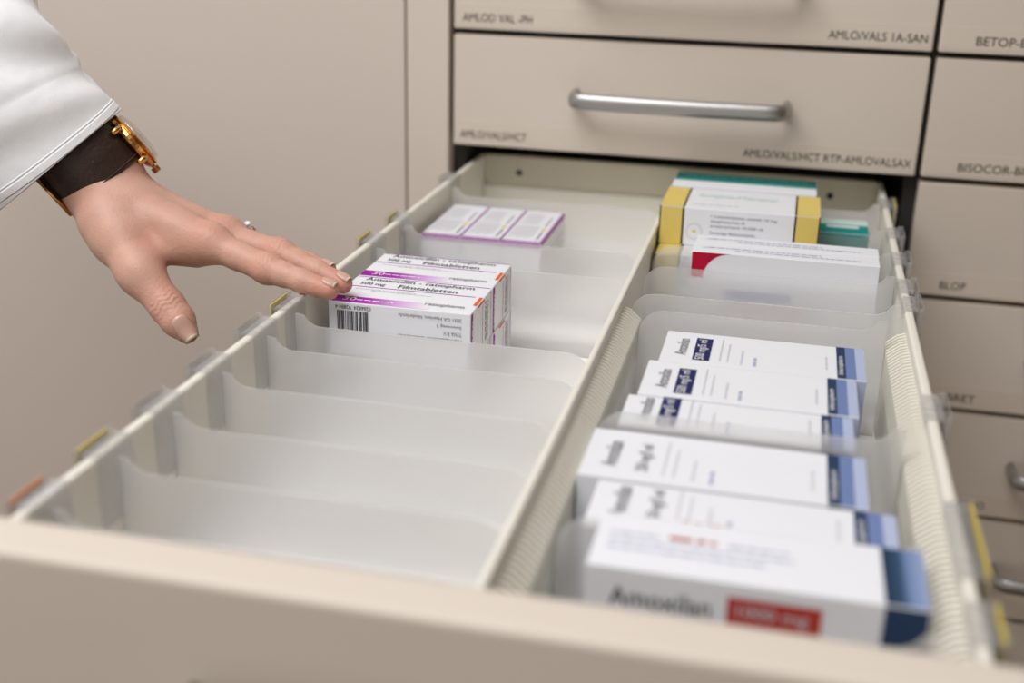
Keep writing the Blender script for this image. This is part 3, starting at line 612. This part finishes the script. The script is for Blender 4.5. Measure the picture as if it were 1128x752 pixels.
def surface_nets(sdf, lo, hi, h):
    """dual contouring of the blended volume; evaluated finely only near the surface"""
    n = np.ceil((hi - lo) / h).astype(int) + 1; n = (n + 7) // 8 * 8
    nb = n // 8; g = np.stack(np.meshgrid(*[np.arange(k) for k in nb], indexing='ij'), -1).reshape(-1, 3)
    cen = lo + (g * 8 + 3.5) * h; dc = sdf(cen); act = g[np.abs(dc) < 8 * h * 1.05 + 0.003]
    D = np.full(tuple(n), 1.0, dtype=np.float32)
    inside = g[dc < 0]
    for b in inside: D[b[0] * 8:b[0] * 8 + 8, b[1] * 8:b[1] * 8 + 8, b[2] * 8:b[2] * 8 + 8] = -1.0
    loc = np.stack(np.meshgrid(*[np.arange(8)] * 3, indexing='ij'), -1).reshape(-1, 3)
    for s in range(0, len(act), 600):
        idx = (act[s:s + 600, None, :] * 8 + loc[None]).reshape(-1, 3)
        D[idx[:, 0], idx[:, 1], idx[:, 2]] = sdf(lo + idx * h)
    c = [D[i:n[0] - 1 + i, j:n[1] - 1 + j, k:n[2] - 1 + k] for i in (0, 1) for j in (0, 1) for k in (0, 1)]
    mn = np.minimum.reduce(c); mxx = np.maximum.reduce(c); cells = np.argwhere((mn < 0) & (mxx >= 0))
    vid = -np.ones(tuple(n), dtype=np.int64); vid[cells[:, 0], cells[:, 1], cells[:, 2]] = np.arange(len(cells))
    acc = np.zeros((len(cells), 3)); cnt = np.zeros(len(cells))
    corners = [(i, j, k) for i in (0, 1) for j in (0, 1) for k in (0, 1)]
    for a in range(8):
        for ax in range(3):
            if corners[a][ax]: continue
            q = list(corners[a]); q[ax] = 1
            A = cells + np.array(corners[a]); B_ = cells + np.array(q)
            da = D[A[:, 0], A[:, 1], A[:, 2]]; db = D[B_[:, 0], B_[:, 1], B_[:, 2]]; m = (da < 0) != (db < 0)
            t = np.where(m, da / np.where(m, da - db, 1), 0)
            P = A + t[:, None] * (B_ - A); acc[m] += P[m]; cnt[m] += 1
    verts = lo + acc / cnt[:, None] * h; faces = []
    for ax in range(3):
        u, v = (ax + 1) % 3, (ax + 2) % 3
        sl0 = [slice(1, n[i] - 1) for i in range(3)]; sl1 = list(sl0); sl1[ax] = slice(2, n[ax])
        a = D[tuple(sl0)]; b = D[tuple(sl1)]
        for sgn in (0, 1):
            E = np.argwhere((a < 0) & (b >= 0)) + 1 if sgn == 0 else np.argwhere((a >= 0) & (b < 0)) + 1
            if not len(E): continue
            du = np.zeros(3, int); du[u] = 1; dv = np.zeros(3, int); dv[v] = 1
            qs = [vid[tuple((E - x).T)] for x in (0 * du, du, du + dv, dv)]
            Q = np.stack(qs if sgn == 0 else qs[::-1], 1); faces.append(Q[(Q >= 0).all(1)])
    return verts, np.concatenate(faces)
PLO = np.array([-0.30, -0.445, -0.170]); PHI = np.array([0.050, -0.285, 0.075])
hv, hf = surface_nets(body_sdf, PLO, PHI, 0.00105)

# skin: tone varies a little, redder over knuckles and finger tips, finely creased
def skin_material():
    m = bpy.data.materials.new('skin'); m.use_nodes = True; nt = m.node_tree; b = nt.nodes['Principled BSDF']; MAT['skin'] = m
    at = nt.nodes.new('ShaderNodeAttribute'); at.attribute_name = 'flush'
    tc = nt.nodes.new('ShaderNodeTexCoord'); nz = nt.nodes.new('ShaderNodeTexNoise'); nz.inputs['Scale'].default_value = 70; nz.inputs['Detail'].default_value = 4
    nt.links.new(tc.outputs['Object'], nz.inputs['Vector'])
    mx = nt.nodes.new('ShaderNodeMix'); mx.data_type = 'RGBA'; mx.inputs[6].default_value = (0.64, 0.395, 0.300, 1); mx.inputs[7].default_value = (0.52, 0.275, 0.205, 1)
    nt.links.new(nz.outputs['Fac'], mx.inputs[0])
    m2 = nt.nodes.new('ShaderNodeMix'); m2.data_type = 'RGBA'; m2.inputs[7].default_value = (0.58, 0.235, 0.175, 1)
    nt.links.new(at.outputs['Fac'], m2.inputs[0]); nt.links.new(mx.outputs[2], m2.inputs[6]); nt.links.new(m2.outputs[2], b.inputs['Base Color'])
    b.inputs['Roughness'].default_value = 0.48; b.inputs['Specular IOR Level'].default_value = 0.4
    b.inputs['Subsurface Weight'].default_value = 0.25; b.inputs['Subsurface Radius'].default_value = (0.006, 0.002, 0.001); b.inputs['Subsurface Scale'].default_value = 0.6
    vo = nt.nodes.new('ShaderNodeTexVoronoi'); vo.inputs['Scale'].default_value = 650; nt.links.new(tc.outputs['Object'], vo.inputs['Vector'])
    n3 = nt.nodes.new('ShaderNodeTexNoise'); n3.inputs['Scale'].default_value = 260; nt.links.new(tc.outputs['Object'], n3.inputs['Vector'])
    ad = nt.nodes.new('ShaderNodeMath'); ad.operation = 'ADD'; nt.links.new(vo.outputs['Distance'], ad.inputs[0]); nt.links.new(n3.outputs['Fac'], ad.inputs[1])
    bp = nt.nodes.new('ShaderNodeBump'); bp.inputs['Strength'].default_value = 0.22; bp.inputs['Distance'].default_value = 0.0006
    nt.links.new(ad.outputs[0], bp.inputs['Height']); nt.links.new(bp.outputs['Normal'], b.inputs['Normal'])
skin_material()
mat('nail', (0.60, 0.36, 0.29), 0.32, var=0.03, coat=0.2)
mat('nail_tip', (0.78, 0.68, 0.54), 0.5, var=0.03)
PO = J['forearm_far']
person = empty('person', tuple(PO), 'outstretched left hand in white coat sleeve reaching into the open drawer', 'person')
me = bpy.data.meshes.new('hand_and_forearm'); me.from_pydata((hv - PO).tolist(), [], hf.tolist()); me.update()
me.polygons.foreach_set('use_smooth', [True] * len(me.polygons))
fa = me.attributes.new('flush', 'FLOAT', 'POINT'); fl_ = np.zeros(len(hv))
for jn, r, a in (('i1', 0.013, 0.55), ('m1', 0.012, 0.55), ('i2', 0.010, 0.5), ('m2', 0.010, 0.5), ('r2', 0.010, 0.4), ('i4', 0.012, 0.7), ('m4', 0.012, 0.7), ('r4', 0.012, 0.7), ('t2', 0.014, 0.45), ('t3', 0.010, 0.4), ('web_a', 0.014, 0.5)):
    fl_ = np.maximum(fl_, a * np.exp(-(np.linalg.norm(hv - J[jn], axis=1) / (r * 1.3)) ** 2))
fa.data.foreach_set('value', fl_)
hand = link('hand_and_forearm', me, 'skin', person)
sm = hand.modifiers.new('smooth', 'SMOOTH'); sm.factor = 0.4; sm.iterations = 1

def project(p, direction, lift):
    p = np.array(p, float)
    for _ in range(40):
        d = body_sdf(p[None])[0]; p = p + direction * d * 0.9
        if abs(d) < 2e-5: break
    return p - direction * lift
def nail(tipname, prevname, dorsal, length, width, back):
    a = nrm(J[tipname] - J[prevname]); n = nrm(dorsal - a * (dorsal @ a)); s = np.cross(a, n)
    org = J[tipname] + a * back; nu, nv = 8, 8; V = []; F = []; mi = []
    for i in range(nu + 1):
        u = i / nu
        for j in range(nv + 1):
            v = (j / nv) * 2 - 1
            wv = width * (0.80 + 0.20 * math.sin(math.pi * min(1, u * 1.1) * 0.9)) * (1.0 if u < 0.8 else math.sqrt(max(0.0, 1 - ((u - 0.8) / 0.26) ** 2)))
            back_curve = -0.10 * length * (v * v) * (1 - 2 * u) if u < 0.5 else 0
            q0 = org + a * (length * (u - 0.5) - (length * 0.12 * v * v if u > 0.75 else -length * 0.10 * v * v * (1 - u))) + s * wv * v * 0.5
            if u <= 0.80:
                q = project(q0 + n * 0.012, -n, 0.0005 * (0.35 if abs(v) > 0.9 else 1)); last = q
                base_row = q
            else:
                prev = np.array(V[(nu * 0 + (i - 1) * (nv + 1)) + j]); q = prev + a * (length / nu) * (1 - 0.25 * v * v) - n * 0.00025 - s * v * width * 0.06
            V.append(q)
    for i in range(nu):
        for j in range(nv):
            k = i * (nv + 1) + j; F.append((k, k + 1, k + nv + 2, k + nv + 1)); mi.append(1 if i >= nu * 0.78 else 0)
    nm = bpy.data.meshes.new('fingernail'); nm.from_pydata([tuple(np.array(v) - PO) for v in V], [], F); nm.update()
    nm.materials.append(MAT['nail']); nm.materials.append(MAT['nail_tip'])
    for p_, x in zip(nm.polygons, mi): p_.material_index = x; p_.use_smooth = True
    o = link('fingernail', nm, None, hand); so = o.modifiers.new('solid', 'SOLIDIFY'); so.thickness = 0.0003; so.offset = 1
nail('t3', 't2', N['thumb'], 0.0165, 0.0125, -0.0005)
nail('i4', 'i3', FD, 0.0098, 0.0086, -0.0002)
nail('m4', 'm3', FD, 0.0098, 0.0086, -0.0002)
nail('r4', 'r3', FD, 0.0098, 0.0084, -0.0002)

# ---------------------------------------------------------------- coat sleeve (clothing of the person)
def cloth_material():
    m = bpy.data.materials.new('coat_cloth'); m.use_nodes = True; nt = m.node_tree; b = nt.nodes['Principled BSDF']; MAT['coat_cloth'] = m
    tc = nt.nodes.new('ShaderNodeTexCoord'); b.inputs['Roughness'].default_value = 0.85; b.inputs['Sheen Weight'].default_value = 0.15
    n1 = nt.nodes.new('ShaderNodeTexNoise'); n1.inputs['Scale'].default_value = 1400; n2 = nt.nodes.new('ShaderNodeTexNoise'); n2.inputs['Scale'].default_value = 45
    mx = nt.nodes.new('ShaderNodeMix'); mx.data_type = 'RGBA'; mx.inputs[6].default_value = (0.89, 0.90, 0.93, 1); mx.inputs[7].default_value = (0.94, 0.945, 0.96, 1)
    for n_ in (n1, n2): nt.links.new(tc.outputs['Object'], n_.inputs['Vector'])
    nt.links.new(n1.outputs['Fac'], mx.inputs[0]); nt.links.new(mx.outputs[2], b.inputs['Base Color'])
    ad = nt.nodes.new('ShaderNodeMath'); ad.operation = 'MULTIPLY_ADD'; ad.inputs[1].default_value = 6.0
    nt.links.new(n2.outputs['Fac'], ad.inputs[0]); nt.links.new(n1.outputs['Fac'], ad.inputs[2])
    bp = nt.nodes.new('ShaderNodeBump'); bp.inputs['Strength'].default_value = 0.25; bp.inputs['Distance'].default_value = 0.0008
    nt.links.new(ad.outputs[0], bp.inputs['Height']); nt.links.new(bp.outputs['Normal'], b.inputs['Normal'])
cloth_material()
def catmull(P, t):
    k = min(int(t), len(P) - 2); f = t - k; g = lambda i: P[max(0, min(len(P) - 1, i))]
    a, b, c, d = g(k - 1), g(k), g(k + 1), g(k + 2)
    return 0.5 * ((2 * b) + (c - a) * f + (2 * a - 5 * b + 4 * c - d) * f * f + (3 * b - a - 3 * c + d) * f ** 3)
AX = [J['cuff'], J['sl1'], J['sl2'], J['sl3'], J['sl4']]
# radius on the dorsal side, palmar side and across, along the sleeve
RD_ = [0.0535, 0.0505, 0.0490, 0.0560, 0.0640]; RP_ = [0.0530, 0.0560, 0.0600, 0.0640, 0.0680]; RS_ = [0.0440, 0.0450, 0.0480, 0.0540, 0.0600]
def lerp(A, t): k = min(int(t), len(A) - 2); return A[k] + (A[k + 1] - A[k]) * (t - k)
def sleeve_point(t, th, grow=0.0):
    p = catmull(AX, t); tg = nrm(catmull(AX, min(t + 0.02, 3.999)) - catmull(AX, max(t - 0.02, 0)))
    dr_ = nrm(DOR - tg * (DOR @ tg)) if t > 0.15 else nrm(DOR - (-FORE) * (DOR @ (-FORE))); sd = np.cross(tg, dr_) if t > 0.15 else np.cross(-FORE, dr_)
    c, s = math.cos(th), math.sin(th); r1 = lerp(RD_, t) if c > 0 else lerp(RP_, t); r2_ = lerp(RS_, t)
    fold = 0.0020 * math.sin(2.2 * th + 3.0 * t) * min(1, t) + 0.0030 * math.sin(5 * t + 1.6 * math.sin(th + 0.5) * 2) * min(1, max(0, t - 0.35)) + 0.0012 * math.sin(11 * t + 2.5 * th) * min(1, max(0, t - 0.3))
    k = 1 + (fold + grow) / 0.05
    return p + dr_ * c * r1 * k + sd * s * r2_ * k
def sleeve_mesh(name, t0, t1, nt_, grow, parent, thick):
    n = 72; V = []; F = []
    for i in range(nt_ + 1):
        t = t0 + (t1 - t0) * i / nt_
        for k in range(n): V.append(tuple(sleeve_point(t, 2 * math.pi * k / n, grow) - PO))
    for i in range(nt_):
        for k in range(n): F.append((i * n + k, i * n + (k + 1) % n, (i + 1) * n + (k + 1) % n, (i + 1) * n + k))
    m_ = bpy.data.meshes.new(name); m_.from_pydata(V, [], F); m_.update(); m_.polygons.foreach_set('use_smooth', [True] * len(F))
    o = link(name, m_, 'coat_cloth', parent); so = o.modifiers.new('solid', 'SOLIDIFY'); so.thickness = thick; so.offset = -1
    return o
slv = sleeve_mesh('coat_sleeve', 0.0, 3.95, 110, 0.0, person, 0.0014)
sleeve_mesh('cuff_hem', -0.0, 0.31, 12, 0.0007, slv, 0.0012)
sleeve_mesh('stitch_line', 0.325, 0.345, 2, 0.0005, slv, 0.0006)

# ---------------------------------------------------------------- wristwatch
WO = J['strap']
watch = empty('wristwatch', tuple(WO), 'gold wristwatch with dark brown leather strap on the wrist', 'watch')
def ring_mesh(name, profile, cx, rd, rs, a0, a1, n, m, parent, base):
    """band round the wrist: profile = (offset out, offset along the arm)"""
    V = []; F = []; k = len(profile)
    for i in range(n + 1):
        th = a0 + (a1 - a0) * i / n; c, s = math.cos(th), math.sin(th)
        nn = nrm(DOR * c / rd + SIDE * s / rs)
        p = cx + DOR * c * rd + SIDE * s * rs
        for o_, al in profile: V.append(tuple(p + nn * o_ + FORE * al - base))
    for i in range(n):
        for j in range(k): F.append((i * k + j, i * k + (j + 1) % k, (i + 1) * k + (j + 1) % k, (i + 1) * k + j))
    F.append(tuple(range(k))); F.append(tuple(range(n * k, n * k + k))[::-1])
    m_ = bpy.data.meshes.new(name); m_.from_pydata(V, [], F); m_.update()
    return link(name, m_, m, parent)
SR, SS = 0.0281, 0.0290
hwid = 0.0160
prof = [(-0.0004, -hwid), (0.0010, -hwid - 0.0003), (0.0022, -hwid + 0.0014), (0.0028, 0.0), (0.0022, hwid - 0.0014), (0.0010, hwid + 0.0003), (-0.0004, hwid)]
ring_mesh('strap', prof, WO, SR, SS, math.radians(24), math.radians(336), 88, 'leather', watch, WO)
for sgn in (-1, 1):
    ring_mesh('strap_stitching', [(0.0021, sgn * 0.0136 - 0.0004), (0.0031, sgn * 0.0136 - 0.0002), (0.0031, sgn * 0.0136 + 0.0002), (0.0021, sgn * 0.0136 + 0.0004)], WO, SR, SS, math.radians(27), math.radians(333), 76, 'leather_thread', watch, WO)
for a in (96, 118): ring_mesh('strap_keeper', [(0.002, -0.0152), (0.0046, -0.0152), (0.0046, 0.0152), (0.002, 0.0152)], WO, SR, SS, math.radians(a + 70), math.radians(a + 79), 6, 'leather', watch, WO)
# buckle on the palm side
bm = bmesh.new()
bc = -DOR * (SR + 0.0042)
for sg in (-1, 1):
    tube(bm, [tuple(bc + SIDE * 0.009 + FORE * 0.0160 * sg), tuple(bc - SIDE * 0.009 + FORE * 0.0160 * sg)], 0.0014, 10)
    tube(bm, [tuple(bc + SIDE * 0.009 * sg - FORE * 0.0160), tuple(bc + SIDE * 0.009 * sg + FORE * 0.0160)], 0.0014, 10)
tube(bm, [tuple(bc + SIDE * 0.009), tuple(bc - SIDE * 0.009 + DOR * 0.001)], 0.0010, 8)
link('buckle', to_mesh(bm, 'buckle', True), 'gold', watch)
# case
CC = DOR * (SR - 0.0012) + FORE * 0.0062
def lathe(name, prof_, m, parent, n=48, smooth=True):
    bm = bmesh.new(); rings = []
    for r, hgt in prof_: rings.append([bm.verts.new(tuple(CC + DOR * hgt + (FORE * math.cos(2 * math.pi * k / n) + SIDE * math.sin(2 * math.pi * k / n)) * max(r, 1e-5))) for k in range(n)])
    for a, b in zip(rings, rings[1:]):
        for k in range(n): bm.faces.new((a[k], a[(k + 1) % n], b[(k + 1) % n], b[k]))
    bm.faces.new(rings[0][::-1]); bm.faces.new(rings[-1])
    o = link(name, to_mesh(bm, name), m, parent)
    if smooth:
        for p_ in o.data.polygons: p_.use_smooth = len(p_.vertices) == 4
    return o
CR = 0.0210
lathe('case', [(CR - 0.004, 0.0), (CR - 0.001, 0.0012), (CR, 0.0028), (CR, 0.0050), (CR - 0.0008, 0.0058)], 'gold', watch, smooth=False)
bz = lathe('bezel', [(CR - 0.0004, 0.0059), (CR + 0.0004, 0.0066), (CR - 0.0004, 0.0076), (CR - 0.0025, 0.0084), (CR - 0.0028, 0.0070)], 'gold', watch, smooth=False)
lathe('dial', [(CR - 0.003, 0.0064), (CR - 0.003, 0.0071), (0.0, 0.0071)], 'dial', watch)
lathe('crystal', [(CR - 0.0026, 0.0072), (CR - 0.0026, 0.0094), (CR - 0.0040, 0.0112), (CR * 0.55, 0.0126), (CR * 0.2, 0.0130), (0.0, 0.0130)], 'crystal', watch)
bm = bmesh.new()
for al, ln in ((0.6, 0.0085), (-0.4, 0.0105)):
    d_ = nrm(FORE * math.cos(al) + SIDE * math.sin(al)); tube(bm, [tuple(CC + DOR * 0.0073), tuple(CC + DOR * 0.0073 + d_ * ln)], 0.0004, 6)
link('hands', to_mesh(bm, 'hands'), 'ink_brown', watch)
for sf in (-1, 1):
    for ss in (-1, 1):
        bm = bmesh.new(); a = CC + SIDE * ss * (CR * 0.88) + FORE * sf * 0.0125 + DOR * 0.0030; b = CC + SIDE * ss * (CR * 1.14) + FORE * sf * 0.0125 - DOR * 0.0030
        tube(bm, [tuple(a), tuple((a + b) / 2 + DOR * 0.0010), tuple(b)], [0.0024, 0.0022, 0.0017], 10)
        link('lug', to_mesh(bm, 'lug', True), 'gold', watch)
bm = bmesh.new(); n = 20
c0 = CC + DOR * 0.0038 + FORE * (CR - 0.001); rad = []
for off_, r in ((0.0, 0.0014), (0.0018, 0.0014), (0.0019, 0.0030), (0.0052, 0.0030), (0.0060, 0.0022)):
    rad.append([bm.verts.new(tuple(c0 + FORE * off_ + (DOR * math.cos(2 * math.pi * k / n) + SIDE * math.sin(2 * math.pi * k / n)) * r * (0.92 if k % 2 and r > 0.002 else 1))) for k in range(n)])
for a, b in zip(rad, rad[1:]):
    for k in range(n): bm.faces.new((a[k], a[(k + 1) % n], b[(k + 1) % n], b[k]))
bm.faces.new(rad[0][::-1]); bm.faces.new(rad[-1])
link('crown', to_mesh(bm, 'crown'), 'gold', watch)

# ---------------------------------------------------------------- finger ring
RA = nrm(J['r2'] - J['r1']); RC = J['r1'] * 0.60 + J['r2'] * 0.40; RN = nrm(FD - RA * (FD @ RA)); RS2 = np.cross(RA, RN)
rg = empty('finger_ring', tuple(RC), 'thin silver ring with a small clear stone', 'ring')
bm = bmesh.new(); rr = 0.0113; rings = []
for i in range(36):
    t = 2 * math.pi * i / 36; e = RN * math.cos(t) + RS2 * math.sin(t)
    rings.append([bm.verts.new(tuple(e * (rr + 0.0007 * math.cos(2 * math.pi * k / 8)) + RA * 0.0011 * math.sin(2 * math.pi * k / 8))) for k in range(8)])
for i in range(36):
    for k in range(8): bm.faces.new((rings[i][k], rings[i][(k + 1) % 8], rings[(i + 1) % 36][(k + 1) % 8], rings[(i + 1) % 36][k]))
link('band', to_mesh(bm, 'band', True), 'silver', rg)
bm = bmesh.new(); rings = []
for hgt, r in ((0.0, 0.0008), (0.0016, 0.0024), (0.0024, 0.0024), (0.0032, 0.0015)):
    rings.append([bm.verts.new(tuple(RN * (rr + 0.0004 + hgt) + (RA * math.cos(2 * math.pi * k / 8) + RS2 * math.sin(2 * math.pi * k / 8)) * r)) for k in range(8)])
for a, b in zip(rings, rings[1:]):
    for k in range(8): bm.faces.new((a[k], a[(k + 1) % 8], b[(k + 1) % 8], b[k]))
bm.faces.new(rings[0][::-1]); bm.faces.new(rings[-1])
link('stone', to_mesh(bm, 'stone'), 'gem', rg)

# everything was laid out from the gap line above the second drawer row: lift it to its height over the floor
for o in list(COL.objects):
    if o.parent is None and o.type in ('MESH', 'EMPTY'): o.location.z += Z0
